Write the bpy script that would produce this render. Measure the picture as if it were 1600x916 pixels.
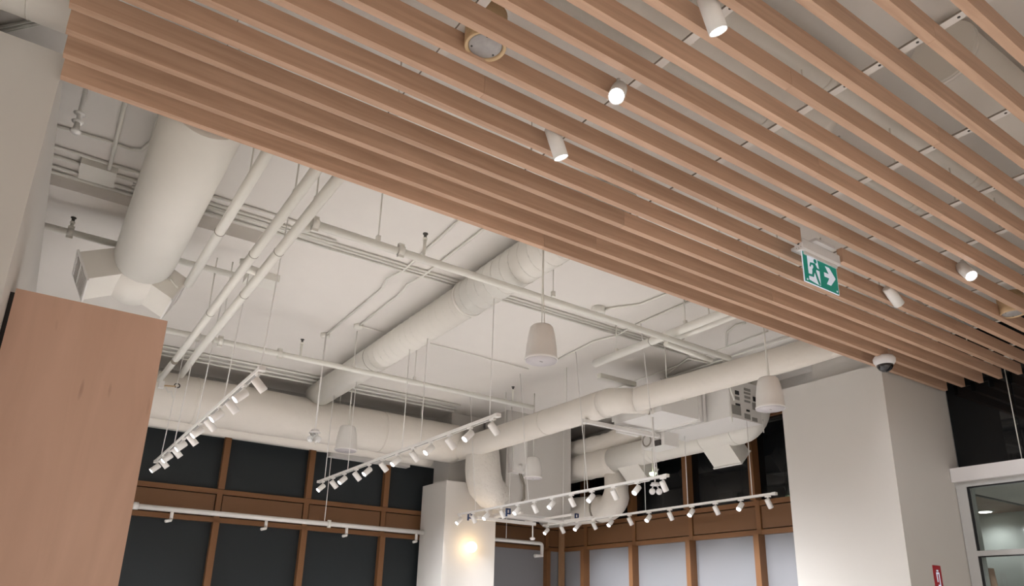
import bpy, math, random
from mathutils import Vector, Matrix, Quaternion

for o in list(bpy.data.objects):
    bpy.data.objects.remove(o, do_unlink=True)
SC = bpy.context.scene
COL = SC.collection
EYE = 1.6                                   # eye height above the floor; builders take z relative to the eye

# ------------------------------------------------------------------ camera
F = 1143.45; PX, PY = 800.0, 586.39         # focal length and principal point of the 1600 x 916 photograph
RR = Matrix(((0.8294995, -0.55788736, 0.02631125),
             (0.1952678, 0.24555438, -0.94951226),
             (0.52326004, 0.79275768, 0.31262467)))
cam = bpy.data.cameras.new('camera')
cam.sensor_width = 36.0
cam.lens = F * 36.0 / 1600.0
cam.shift_y = (PY - 458.0) / 1600.0
cam.clip_start = 0.02
camo = bpy.data.objects.new('camera', cam)
COL.objects.link(camo)
camo.matrix_world = Matrix((
    (RR[0][0], -RR[1][0], -RR[2][0], 0),
    (RR[0][1], -RR[1][1], -RR[2][1], 0),
    (RR[0][2], -RR[1][2], -RR[2][2], EYE),
    (0, 0, 0, 1)))
SC.camera = camo

# ------------------------------------------------------------------ world and exposure
W = bpy.data.worlds.new('night'); SC.world = W; W.use_nodes = True
W.node_tree.nodes['Background'].inputs[0].default_value = (0.010, 0.014, 0.022, 1)
W.node_tree.nodes['Background'].inputs[1].default_value = 1.0
SC.view_settings.view_transform = 'Standard'
SC.view_settings.look = 'None'
SC.view_settings.gamma = 1.0
SC.view_settings.exposure = 0.13
SC.view_settings.use_curve_mapping = False

TRACK_W = 60.0          # power of one track spotlight
SLAT_W = 300.0           # power of one spotlight between the slats
FILL_W = 330.0          # power of one added fill lamp, unseen behind the viewer
WARM = (1.0, 0.95, 0.89)
COOL = (0.95, 0.965, 1.0)

# ------------------------------------------------------------------ measuring
def ray(u, v):
    return RR.transposed() @ Vector(((u - PX) / F, (v - PY) / F, 1.0))
def at(u, v, ax, val):
    d = ray(u, v)
    return d * (val / d['xyz'.index(ax)])

# ------------------------------------------------------------------ materials
def principled(name, color, rough=0.5, metal=0.0, spec=0.5):
    m = bpy.data.materials.new(name); m.use_nodes = True
    b = m.node_tree.nodes['Principled BSDF']
    b.inputs['Base Color'].default_value = (*color, 1)
    b.inputs['Roughness'].default_value = rough
    b.inputs['Metallic'].default_value = metal
    b.inputs['Specular IOR Level'].default_value = spec
    return m
def mottled(name, color, rough=0.6, amount=0.06, scale=6.0, bump=0.0, bscale=40.0, spec=0.4):
    m = principled(name, color, rough, 0, spec); nt = m.node_tree; n = nt.nodes; l = nt.links
    b = n['Principled BSDF']
    tc = n.new('ShaderNodeTexCoord'); no = n.new('ShaderNodeTexNoise'); no.inputs['Scale'].default_value = scale
    no.inputs['Detail'].default_value = 4
    mix = n.new('ShaderNodeMix'); mix.data_type = 'RGBA'
    mix.inputs[6].default_value = (*[c * (1 - amount) for c in color], 1)
    mix.inputs[7].default_value = (*[min(1, c * (1 + amount)) for c in color], 1)
    l.new(tc.outputs['Object'], no.inputs['Vector']); l.new(no.outputs['Fac'], mix.inputs[0])
    l.new(mix.outputs[2], b.inputs['Base Color'])
    if bump:
        nb = n.new('ShaderNodeTexNoise'); nb.inputs['Scale'].default_value = bscale; nb.inputs['Detail'].default_value = 5
        bp = n.new('ShaderNodeBump'); bp.inputs['Strength'].default_value = bump; bp.inputs['Distance'].default_value = 0.02
        l.new(tc.outputs['Object'], nb.inputs['Vector']); l.new(nb.outputs['Fac'], bp.inputs['Height'])
        l.new(bp.outputs['Normal'], b.inputs['Normal'])
    return m
def wood(name, c1, c2, stretch, rough=0.5, knots=False, vary=0.12):
    m = principled(name, c1, rough, 0, 0.35); nt = m.node_tree; n = nt.nodes; l = nt.links
    b = n['Principled BSDF']
    tc = n.new('ShaderNodeTexCoord'); mp = n.new('ShaderNodeMapping'); mp.inputs['Scale'].default_value = stretch
    no = n.new('ShaderNodeTexNoise'); no.inputs['Scale'].default_value = 3.0; no.inputs['Detail'].default_value = 6
    no.inputs['Distortion'].default_value = 0.8
    oi = n.new('ShaderNodeObjectInfo'); mul = n.new('ShaderNodeMath'); mul.operation = 'MULTIPLY'; mul.inputs[1].default_value = 40
    cmb = n.new('ShaderNodeCombineXYZ'); add = n.new('ShaderNodeVectorMath'); add.operation = 'ADD'
    l.new(oi.outputs['Random'], mul.inputs[0]); l.new(mul.outputs[0], cmb.inputs[0]); l.new(mul.outputs[0], cmb.inputs[1])
    l.new(tc.outputs['Object'], mp.inputs['Vector']); l.new(mp.outputs[0], add.inputs[0]); l.new(cmb.outputs[0], add.inputs[1])
    l.new(add.outputs[0], no.inputs['Vector'])
    mix = n.new('ShaderNodeMix'); mix.data_type = 'RGBA'
    mix.inputs[6].default_value = (*c1, 1); mix.inputs[7].default_value = (*c2, 1)
    rmp = n.new('ShaderNodeMapRange'); rmp.inputs[1].default_value = 0.3; rmp.inputs[2].default_value = 0.7
    l.new(no.outputs['Fac'], rmp.inputs[0]); l.new(rmp.outputs[0], mix.inputs[0])
    hs = n.new('ShaderNodeHueSaturation')
    vr = n.new('ShaderNodeMapRange'); vr.inputs[3].default_value = 1 - vary; vr.inputs[4].default_value = 1 + vary
    l.new(oi.outputs['Random'], vr.inputs[0]); l.new(vr.outputs[0], hs.inputs['Value'])
    l.new(mix.outputs[2], hs.inputs['Color'])
    last = hs.outputs['Color']
    if knots:
        mp2 = n.new('ShaderNodeMapping'); mp2.inputs['Scale'].default_value = (9, 9, 1.6)
        n2 = n.new('ShaderNodeTexNoise'); n2.inputs['Scale'].default_value = 2.2; n2.inputs['Detail'].default_value = 1
        l.new(tc.outputs['Object'], mp2.inputs['Vector']); l.new(mp2.outputs[0], n2.inputs['Vector'])
        r2 = n.new('ShaderNodeMapRange'); r2.inputs[1].default_value = 0.73; r2.inputs[2].default_value = 0.88
        l.new(n2.outputs['Fac'], r2.inputs[0])
        mx = n.new('ShaderNodeMix'); mx.data_type = 'RGBA'; mx.inputs[7].default_value = (c1[0] * .55, c1[1] * .48, c1[2] * .45, 1)
        l.new(r2.outputs[0], mx.inputs[0]); l.new(last, mx.inputs[6]); last = mx.outputs[2]
    l.new(last, b.inputs['Base Color'])
    return m
def emit(name, color, strength, base=(0.9, 0.9, 0.9)):
    m = principled(name, base, 0.4); b = m.node_tree.nodes['Principled BSDF']
    b.inputs['Emission Color'].default_value = (*color, 1); b.inputs['Emission Strength'].default_value = strength
    return m

M = {}
M['ceiling'] = mottled('ceiling_paint', (0.80, 0.765, 0.72), 0.85, 0.03, 3.0, 0.05, 30, 0.2)
M['wall'] = mottled('wall_paint', (0.66, 0.635, 0.60), 0.7, 0.02, 2.0, 0, 1, 0.3)
M['duct'] = mottled('duct_paint', (0.79, 0.765, 0.705), 0.6, 0.03, 5.0, 0, 1, 0.3)
M['insul'] = mottled('insulation_wrap_paint', (0.78, 0.735, 0.67), 0.7, 0.04, 5.0, 0.55, 7.0, 0.3)
M['insul2'] = mottled('puckered_insulation_paint', (0.79, 0.75, 0.69), 0.7, 0.04, 9.0, 0.8, 22.0, 0.3)
M['pipe'] = mottled('pipe_paint', (0.80, 0.785, 0.725), 0.5, 0.03, 6.0, 0, 1, 0.4)
M['seam'] = principled('dark_seam_line', (0.30, 0.27, 0.23), 0.8)  # dark tone of joints, rail slots, straps, clamps and cables
M['white'] = principled('white_powder_coat', (0.82, 0.80, 0.77), 0.45)
M['whiter'] = principled('white_plastic', (0.80, 0.78, 0.78), 0.4)
M['grille'] = principled('speaker_grille', (0.55, 0.52, 0.53), 0.6)
M['slat'] = wood('maple_slat', (0.48, 0.305, 0.207), (0.62, 0.41, 0.287), (0.5, 9, 9), 0.5, False, 0.10)
M['panel'] = wood('maple_veneer', (0.60, 0.385, 0.285), (0.68, 0.445, 0.335), (3.2, 3.2, 0.45), 0.45, True, 0.0)
M['ply'] = wood('plywood_ring', (0.50, 0.34, 0.19), (0.62, 0.45, 0.27), (2, 2, 20), 0.6)
M['brown'] = mottled('brown_anodised_frame', (0.185, 0.084, 0.033), 0.45, 0.05, 3.0)
M['brownp'] = mottled('brown_spandrel_panel', (0.16, 0.076, 0.032), 0.5, 0.04, 2.0)
M['shade'] = mottled('black_window_blind', (0.015, 0.020, 0.023), 0.45, 0.05, 3.0, 0, 1, 0.35)
M['film'] = mottled('frosted_white_film', (0.235, 0.235, 0.25), 0.35, 0.03, 1.5)
M['discgrey'] = mottled('galvanised_disc', (0.36, 0.34, 0.33), 0.5, 0.25, 30.0)
M['black'] = principled('black_plastic', (0.012, 0.012, 0.014), 0.35)
M['dark'] = principled('dark_metal', (0.05, 0.045, 0.04), 0.5)
M['blue'] = principled('blue_clamp', (0.03, 0.06, 0.16), 0.45)
M['grey'] = principled('grey_label', (0.30, 0.29, 0.27), 0.6)
M['floor'] = mottled('warm_floor', (0.56, 0.53, 0.505), 0.6, 0.06, 1.2)
M['alu'] = mottled('pale_grey_door_frame', (0.55, 0.55, 0.54), 0.4, 0.02, 2.0)
M['vwall'] = mottled('vestibule_wall', (0.50, 0.52, 0.49), 0.7, 0.03, 2.0)
M['vceil'] = wood('vestibule_soffit', (0.30, 0.21, 0.16), (0.36, 0.26, 0.20), (2, 2, 2), 0.6)
M['green'] = emit('exit_sign_green', (0.0, 0.30, 0.22), 0.30, (0.002, 0.15, 0.115))
M['exitwhite'] = emit('exit_sign_white', (0.72, 0.80, 0.95), 0.35, (0.62, 0.65, 0.72))
M['red'] = principled('red_sign', (0.42, 0.012, 0.022), 0.45)
M['lens'] = emit('lit_lens', (1.0, 0.95, 1.0), 14.0)
M['globe'] = emit('glowing_globe', (1.0, 0.72, 0.36), 6.0)
M['lamp'] = emit('greenish_lamp_glass', (0.75, 1.0, 0.55), 3.5)
M['down'] = emit('downlight_lens', (1.0, 0.97, 0.9), 6.0)
M['clear'] = principled('clear_plastic', (0.75, 0.75, 0.74), 0.12)
M['dome'] = principled('smoked_dome', (0.012, 0.012, 0.015), 0.06, 0, 0.8)
g = principled('night_glass', (0.004, 0.005, 0.006), 0.03, 0, 0.35); M['glass'] = g
vg = bpy.data.materials.new('clear_door_glass'); vg.use_nodes = True
_n = vg.node_tree.nodes; _l = vg.node_tree.links
_n.remove(_n['Principled BSDF'])
_t = _n.new('ShaderNodeBsdfTransparent'); _g = _n.new('ShaderNodeBsdfGlossy'); _g.inputs['Roughness'].default_value = 0.02
_t.inputs[0].default_value = (0.90, 0.93, 0.91, 1)
_mx = _n.new('ShaderNodeMixShader'); _fr = _n.new('ShaderNodeFresnel'); _fr.inputs[0].default_value = 1.45
_l.new(_fr.outputs[0], _mx.inputs[0]); _l.new(_t.outputs[0], _mx.inputs[1]); _l.new(_g.outputs[0], _mx.inputs[2])
_l.new(_mx.outputs[0], _n['Material Output'].inputs[0]); M['vglass'] = vg

# ------------------------------------------------------------------ mesh builder
def V(*a): return Vector(a)
def basis(d):
    d = d.normalized()
    up = V(0, 0, 1) if abs(d.z) < 0.95 else V(0, 1, 0)
    x = up.cross(d).normalized(); y = d.cross(x)
    return x, y, d
class MB:
    def __init__(s): s.v = []; s.f = []; s.sm = []
    def face(s, pts, smooth=False):
        i = len(s.v); s.v += [Vector(p) for p in pts]; s.f.append(tuple(range(i, i + len(pts)))); s.sm.append(smooth)
    def hexa(s, P):
        i = len(s.v); s.v += [Vector(p) for p in P]
        for q in ((0, 3, 2, 1), (4, 5, 6, 7), (0, 1, 5, 4), (1, 2, 6, 5), (2, 3, 7, 6), (3, 0, 4, 7)):
            s.f.append(tuple(i + k for k in q)); s.sm.append(False)
        return s
    def box(s, a, b):
        x0, y0, z0 = (min(a[k], b[k]) for k in range(3)); x1, y1, z1 = (max(a[k], b[k]) for k in range(3))
        return s.hexa([(x0, y0, z0), (x1, y0, z0), (x1, y1, z0), (x0, y1, z0), (x0, y0, z1), (x1, y0, z1), (x1, y1, z1), (x0, y1, z1)])
    def obox(s, c, ex, ey, ez):                # oriented box: centre and three half vectors
        c = Vector(c)
        return s.hexa([c - ex - ey - ez, c + ex - ey - ez, c + ex + ey - ez, c - ex + ey - ez,
                       c - ex - ey + ez, c + ex - ey + ez, c + ex + ey + ez, c - ex + ey + ez])
    def bar(s, a, b, w, h):
        a = Vector(a); b = Vector(b); x, y, d = basis(b - a)
        return s.obox((a + b) / 2, x * w / 2, y * h / 2, (b - a) / 2)
    def rings(s, R, closed=True, caps=True, smooth=True):
        n = len(R[0]); i = len(s.v)
        for r in R: s.v += [Vector(p) for p in r]
        for j in range(len(R) - 1):
            for k in range(n):
                k2 = (k + 1) % n
                s.f.append((i + j * n + k, i + j * n + k2, i + (j + 1) * n + k2, i + (j + 1) * n + k)); s.sm.append(smooth)
        if caps:
            s.f.append(tuple(i + k for k in reversed(range(n)))); s.sm.append(False)
            s.f.append(tuple(i + (len(R) - 1) * n + k for k in range(n))); s.sm.append(False)
        return s
    def tube(s, pts, r, n=10, caps=True, jit=0.0, seed=1, step=None):
        pts = [Vector(p) for p in pts]
        if step:
            q = [pts[0]]
            for a, b in zip(pts, pts[1:]):
                m = max(1, int((b - a).length / step))
                q += [a.lerp(b, (k + 1) / m) for k in range(m)]
            pts = q
        rad = r if isinstance(r, (list, tuple)) else [r] * len(pts)
        rnd = random.Random(seed)
        x, y, d = basis(pts[1] - pts[0]); R = []
        for i, p in enumerate(pts):
            if i == 0: t = pts[1] - pts[0]
            elif i == len(pts) - 1: t = pts[-1] - pts[-2]
            else: t = (pts[i + 1] - pts[i]).normalized() + (pts[i] - pts[i - 1]).normalized()
            t.normalize(); q = d.rotation_difference(t); x = q @ x; y = q @ y; d = t
            rr = rad[i] if i < len(rad) else rad[-1]
            base = 1 + rnd.uniform(-jit, jit) * 0.6
            R.append([p + (x * math.cos(2 * math.pi * k / n) + y * math.sin(2 * math.pi * k / n)) * rr * (base + rnd.uniform(-jit, jit)) for k in range(n)])
        return s.rings(R, caps=caps)
    def cyl(s, a, b, r, n=16, r2=None):
        return s.tube([a, b], [r, r if r2 is None else r2], n)
    def lathe(s, c, prof, n=24, axis=V(0, 0, 1)):
        c = Vector(c); x, y, d = basis(axis)
        return s.rings([[c + d * h + (x * math.cos(2 * math.pi * k / n) + y * math.sin(2 * math.pi * k / n)) * max(rr, 1e-4) for k in range(n)] for rr, h in prof])
    def band(s, c, axis, r, w=0.012, n=24):    # thin raised ring round a duct
        c = Vector(c); a = axis.normalized()
        return s.cyl(c - a * w / 2, c + a * w / 2, r, n)
    def poly(s, pts, t):                       # extrude polygon by vector t
        n = len(pts); A = [Vector(p) for p in pts]; B = [p + t for p in A]
        i = len(s.v); s.v += A + B
        s.f.append(tuple(i + k for k in reversed(range(n)))); s.sm.append(False)
        s.f.append(tuple(i + n + k for k in range(n))); s.sm.append(False)
        for k in range(n):
            k2 = (k + 1) % n; s.f.append((i + k, i + k2, i + n + k2, i + n + k)); s.sm.append(False)
        return s
    def build(s, name, mat, parent=None, base=None):
        me = bpy.data.meshes.new(name)
        if parent is not None:
            org = Vector(parent['_org'])
        elif base is not None: org = Vector(base)
        else:
            xs = [p.x for p in s.v]; ys = [p.y for p in s.v]; zs = [p.z for p in s.v]
            org = V((min(xs) + max(xs)) / 2, (min(ys) + max(ys)) / 2, min(zs))
        me.from_pydata([tuple(p - org) for p in s.v], [], s.f)
        me.polygons.foreach_set('use_smooth', s.sm)
        import bmesh
        bm = bmesh.new(); bm.from_mesh(me); bmesh.ops.recalc_face_normals(bm, faces=bm.faces[:]); bm.to_mesh(me); bm.free()
        me.materials.append(M[mat] if isinstance(mat, str) else mat)
        o = bpy.data.objects.new(name, me); COL.objects.link(o)
        if parent is not None: o.parent = parent
        else: o.location = org + V(0, 0, EYE)
        o['_org'] = tuple(org)
        return o
def tag(o, label=None, cat=None, group=None, kind=None):
    if label: o['label'] = label
    if cat: o['category'] = cat
    if group: o['group'] = group
    if kind: o['kind'] = kind
    return o
def thing(name, base, label=None, cat=None, group=None, kind=None):
    o = bpy.data.objects.new(name, None); COL.objects.link(o); o.empty_display_size = 0.1
    o.location = Vector(base) + V(0, 0, EYE); o['_org'] = tuple(base)
    return tag(o, label, cat, group, kind)
def copy_tree(o, parent=None):
    c = o.copy(); COL.objects.link(c); c.parent = parent
    for ch in list(o.children): copy_tree(ch, c)
    return c
def place(o, loc): o.location = Vector(loc) + V(0, 0, EYE)
def spot(name, loc, aim, watts, size=60, blend=1.0, color=COOL, rad=0.02):
    L = bpy.data.lights.new(name, 'SPOT'); L.energy = watts; L.spot_size = math.radians(size); L.spot_blend = blend
    L.color = color; L.shadow_soft_size = rad
    o = bpy.data.objects.new(name, L); COL.objects.link(o); o.location = Vector(loc) + V(0, 0, EYE)
    o.rotation_euler = Vector(aim).to_track_quat('-Z', 'Y').to_euler()
    return o
def arc(c, a, b, n=8, t0=0, t1=math.pi / 2):  # quarter arc points: c + a cos + b sin
    return [Vector(c) + Vector(a) * math.cos(t0 + (t1 - t0) * k / n) + Vector(b) * math.sin(t0 + (t1 - t0) * k / n) for k in range(n + 1)]

# ------------------------------------------------------------------ room shell
ZC = 2.60; YF = 8.88; XW = 6.83; FL = -EYE
XL = -3.6; YB = -3.2
def struct(name, mb, mat, label=None):
    return tag(mb.build(name, mat), label, None, None, 'structure')
struct('floor', MB().box((XL, YB, FL - 0.1), (XW + 3.2, YF + 0.3, FL)), 'floor')
struct('ceiling', MB().box((XL, YB, ZC), (XW + 0.2, YF + 0.3, ZC + 0.15)), 'ceiling')
struct('wall_left', MB().box((XL - 0.12, YB, FL), (XL, YF + 0.3, ZC)), 'wall')
struct('wall_back', MB().box((XL, YB - 0.12, FL), (XW + 0.2, YB, ZC)), 'wall')

# far wall: brown curtain wall with spandrel band, white bulkhead above the window heads
ZS0, ZS1 = 0.92, 1.295
wf = thing('wall_far', (3, YF, FL), kind='structure')
MB().box((XL, YF, 1.90), (XW + 0.2, YF + 0.25, ZC)).build('bulkhead', 'wall', wf)
MB().box((XL, YF + 0.0, FL), (0.86, YF + 0.25, 1.90)).build('solid_wall', 'wall', wf)
MX = [0.86, 1.88, 2.90, 3.92, 4.94, 5.53, 6.55]
xs = MX + [XW]
MB().box((0.8, YF - 0.02, ZS1 - 0.055), (XW, YF + 0.10, ZS1)).build('upper_rail', 'brown', wf)
MB().box((0.8, YF - 0.02, ZS0), (XW, YF + 0.10, ZS0 + 0.055)).build('lower_rail', 'brown', wf)
MB().box((0.8, YF + 0.05, ZS0), (XW, YF + 0.12, ZS1)).build('backing', 'dark', wf)
for i, x in enumerate(MX):
    MB().box((x - 0.035, YF - 0.06, ZS1), (x + 0.035, YF + 0.10, 1.92)).build('mullion', 'brown', wf)
    MB().box((x - 0.035, YF - 0.06, FL), (x + 0.035, YF + 0.10, ZS0)).build('mullion', 'brown', wf)
    MB().box((x - 0.03, YF - 0.022, ZS0), (x + 0.03, YF + 0.10, ZS1)).build('mullion_cover', 'brown', wf)
MB().box((XW - 0.07, YF - 0.09, FL), (XW - 0.005, YF - 0.02, ZC)).build('corner_post', wood('corner_post_wood', (0.30, 0.17, 0.09), (0.34, 0.20, 0.11), (4, 4, 1), 0.5), wf)
nwin = 0
for a, b in zip(xs, xs[1:]):
    if b - a < 0.12: continue
    MB().box((a + 0.042, YF - 0.008, ZS0 + 0.067), (b - 0.042, YF + 0.045, ZS1 - 0.067)).build('spandrel_panel', 'brownp', wf)
    nwin += 1
    w = MB().box((a + 0.03, YF + 0.02, ZS1), (b - 0.03, YF + 0.05, 1.92)).build('window_%d' % nwin, 'shade'); tag(w, kind='structure')
    nwin += 1
    film = a > 4.5
    w = MB().box((a + 0.03, YF + 0.02, FL), (b - 0.03, YF + 0.05, ZS0)).build('window_%d' % nwin, 'film' if film else 'shade'); tag(w, kind='structure')

# right wall: same system, frosted film below, night glass above
wr = thing('wall_right', (XW, 6.5, FL), kind='structure')
MY = [4.29, 5.29, 6.29, 7.29, 8.29]
MB().box((XW, 3.2, 2.28), (XW + 0.25, YF + 0.25, ZC)).build('bulkhead', 'wall', wr)
MB().box((XW - 0.02, 3.9, ZS1 - 0.055), (XW + 0.10, YF, ZS1)).build('upper_rail', 'brown', wr)
MB().box((XW - 0.02, 3.9, ZS0), (XW + 0.10, YF, ZS0 + 0.055)).build('lower_rail', 'brown', wr)
MB().box((XW + 0.05, 3.9, ZS0), (XW + 0.12, YF, ZS1)).build('backing', 'dark', wr)
MB().box((XW - 0.03, 3.9, 2.22), (XW + 0.10, YF, 2.28)).build('head_rail', 'brown', wr)
for y in MY:
    MB().box((XW - 0.09, y - 0.035, ZS1), (XW + 0.10, y + 0.035, 2.24)).build('mullion', 'brown', wr)
    MB().box((XW - 0.09, y - 0.035, FL), (XW + 0.10, y + 0.035, ZS0)).build('mullion', 'brown', wr)
    MB().box((XW - 0.024, y - 0.03, ZS0), (XW + 0.10, y + 0.03, ZS1)).build('mullion_cover', 'brown', wr)
ys = MY + [YF - 0.03]
for a, b in zip(ys, ys[1:]):
    MB().box((XW - 0.010, a + 0.042, ZS0 + 0.067), (XW + 0.045, b - 0.042, ZS1 - 0.067)).build('spandrel_panel', 'brownp', wr)
    nwin += 1
    w = MB().box((XW + 0.02, a + 0.03, ZS1), (XW + 0.05, b - 0.03, 2.24)).build('window_%d' % nwin, 'glass'); tag(w, kind='structure')
    nwin += 1
    w = MB().box((XW + 0.02, a + 0.03, FL), (XW + 0.05, b - 0.03, ZS0)).build('window_%d' % nwin, 'film'); tag(w, kind='structure')

# piers and the concrete wall behind the ducts
struct('wall_pier_left', MB().box((-1.7, 3.14, FL), (-0.207, 6.4, 2.18)), 'wall', 'white wall pier left of the wooden slats')
struct('wall_pier_right', MB().box((5.815, 3.15, FL), (XW + 0.09, 4.15, 2.118)), 'wall', 'white wall pier behind the dome camera')
struct('wall_soffit_right', MB().box((5.92, 3.16, 2.118), (XW, 3.86, ZC)), 'wall')
struct('wall_pier_centre', MB().box((4.433, 8.154, FL), (5.19, YF - 0.07, 1.618)), 'wall', 'white wall pier carrying the round glowing lamp')
struct('wall_concrete', MB().box((5.13, 7.85, 1.255), (6.195, 8.40, ZC)), 'wall', 'grey concrete shaft hanging behind the ducts')
struct('wall_pier_upper', MB().box((4.62, 8.45, 1.618), (5.13, YF, ZC)), 'wall')
struct('trim_1', MB().box((3.10, YF - 0.12, 1.84), (4.2, YF, 1.90)), 'wall')

# door and vestibule right of the pier
yj = 3.17
XD = 6.75
nwin += 1
w = MB().box((XW + 0.02, -1.0, 1.33), (XW + 0.05, 3.14, 2.6)).build('window_%d' % nwin, 'glass'); tag(w, kind='structure')
struct('wall_right_front', MB().box((XW, YB, FL), (XW + 0.1, 0.4, ZC)), 'wall')
dr = thing('door_1', (XD, 2.2, FL), kind='structure')
MB().box((XD - 0.06, 0.4, 1.205), (XW + 0.10, 3.145, 1.325)).build('door_header', M['whiter'], dr)
MB().box((XD, 0.4, 1.162), (XW + 0.06, 3.175, 1.204)).build('top_rail', 'alu', dr)
MB().box((XD, 3.06, FL), (XW + 0.06, 3.145, 1.162)).build('jamb', 'alu', dr)
MB().box((XD, 0.4, 0.58), (XW + 0.06, 3.06, 0.622)).build('mid_rail', 'alu', dr)
MB().box((XD + 0.004, 3.047, 0.625), (XD + 0.03, 3.059, 1.16)).build('gasket', 'black', dr)
MB().box((XD + 0.004, 0.4, 1.150), (XD + 0.03, 3.047, 1.161)).build('gasket', 'black', dr)
MB().box((XD + 0.004, 3.047, FL), (XD + 0.03, 3.059, 0.578)).build('gasket', 'black', dr)
MB().box((XD + 0.004, 0.4, 0.570), (XD + 0.03, 3.047, 0.579)).build('gasket', 'black', dr)
MB().box((XD + 0.03, 0.4, 0.625), (XD + 0.036, 3.04, 1.15)).build('glass_pane', 'vglass', dr)
MB().box((XD + 0.03, 0.4, FL), (XD + 0.036, 3.04, 0.57)).build('glass_pane', 'vglass', dr)
ZV = 1.20
struct('ceiling_vestibule', MB().box((XW + 0.1, 3.25, ZV), (XW + 2.1, 4.5, ZV + 0.06)), 'vceil')
struct('ceiling_vestibule_front', MB().box((XW + 0.1, 0.0, ZV - 0.02), (XW + 2.1, 3.25, ZV + 0.06)), 'wall')
struct('trim_3', MB().box((XW + 0.1, 3.235, ZV - 0.03), (XW + 2.02, 3.262, ZV)), 'dark')
struct('wall_vestibule', MB().box((XW + 2.0, 0.0, FL), (XW + 2.1, 4.5, ZV)), 'vwall')
struct('wall_vestibule_side', MB().box((XW + 0.1, 4.4, FL), (XW + 2.0, 4.5, ZV)), 'vwall')
struct('wall_vestibule_front', MB().box((XW + 0.1, 0.0, FL), (XW + 2.0, 0.1, ZV)), 'vwall')

# ------------------------------------------------------------------ slatted wooden ceiling
SX0, SX1 = -0.204, 6.755; ZB, ZT = 2.04, 2.13; PITCH, TH = 0.152, 0.034
sl = thing('slat_ceiling', (3.2, 1.6, ZB), 'suspended ceiling of long parallel maple slats crossing the picture', 'slat ceiling')
def slat_y(k): return 3.08 - PITCH * k
cuts = {6: [(3.355, 3.750)], 1: [(5.545, 5.60)]}
for k in range(0, 23):
    y = slat_y(k); x = SX0; segs = []
    for a, b in cuts.get(k, []):
        segs.append((x, a)); x = b
    segs.append((x, SX1))
    # long slats are butted from two boards
    for a, b in segs:
        if b - a > 3.2:
            j = a + (b - a) * (0.35 + 0.3 * ((k * 37) % 11) / 10)
            parts = [(a, j - 0.0006), (j + 0.0006, b)]
        else: parts = [(a, b)]
        for p, q in parts:
            MB().box((p, y, ZB), (q, y + TH, ZT)).build('slat', 'slat', sl)
for x in (0.35, 1.05, 1.80, 2.51, 3.22, 3.80, 4.30, 5.0, 5.65, 6.25):
    MB().box((x - 0.019, slat_y(22) - 0.05, ZT + 0.002), (x + 0.019, 3.12, ZT + 0.012)).build('carrier_rail', 'white', sl)
    MB().box((x - 0.0215, slat_y(22) - 0.05, ZT + 0.001), (x - 0.019, 3.12, ZT + 0.009)).build('rail_slot', 'seam', sl)
    for y in (0.45, 1.55, 2.65):
        MB().cyl((x + 0.03, y, ZT + 0.012), (x + 0.03, y, ZC), 0.004, 6).build('hanger_rod', 'pipe', sl)
    for k in range(0, 20):
        MB().cyl((x + 0.0, slat_y(k) - 0.06, ZT + 0.0005), (x + 0.0, slat_y(k) - 0.06, ZT + 0.004), 0.006, 6).build('screw', 'dark', sl)
MB().box((6.60, slat_y(22), ZT + 0.012), (6.64, 3.12, ZT + 0.05)).build('end_rail', 'white', sl)

# wooden ring housings that cut through the slats
def ring(cx, cy, label):
    zb_ = 2.052
    t = thing('ring_housing', (cx, cy, zb_), label, 'ceiling fitting', 'plywood ring housings between the slats')
    n = 32; R = []
    for r, z in ((0.078, 0.0), (0.081, 0.004), (0.081, 0.15), (0.068, 0.15), (0.066, 0.004), (0.070, 0.0)):
        R.append([V(cx + r * math.cos(2 * math.pi * k / n), cy + r * math.sin(2 * math.pi * k / n), zb_ + z) for k in range(n)])
    R.append(R[0]); MB().rings(R, caps=False).build('plywood_ring', 'ply', t)
    MB().lathe((cx, cy, zb_ + 0.004), [(0, 0), (0.060, 0.0), (0.064, 0.004), (0.0655, 0.03), (0, 0.03)], 32).build('perforated_disc', 'discgrey', t)
    for a in (0.4, 2.6, 4.3):
        MB().lathe((cx + 0.052 * math.cos(a), cy + 0.052 * math.sin(a), zb_ + 0.002), [(0, 0), (0.004, 0), (0.004, 0.003), (0, 0.003)], 8).build('screw', 'dark', t)
ring(1.129, 1.958, 'round plywood housing with grey disc near the upper left of the slats')
ring(5.385, 1.955, 'round plywood housing with grey disc at the right edge of the photo')

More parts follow.
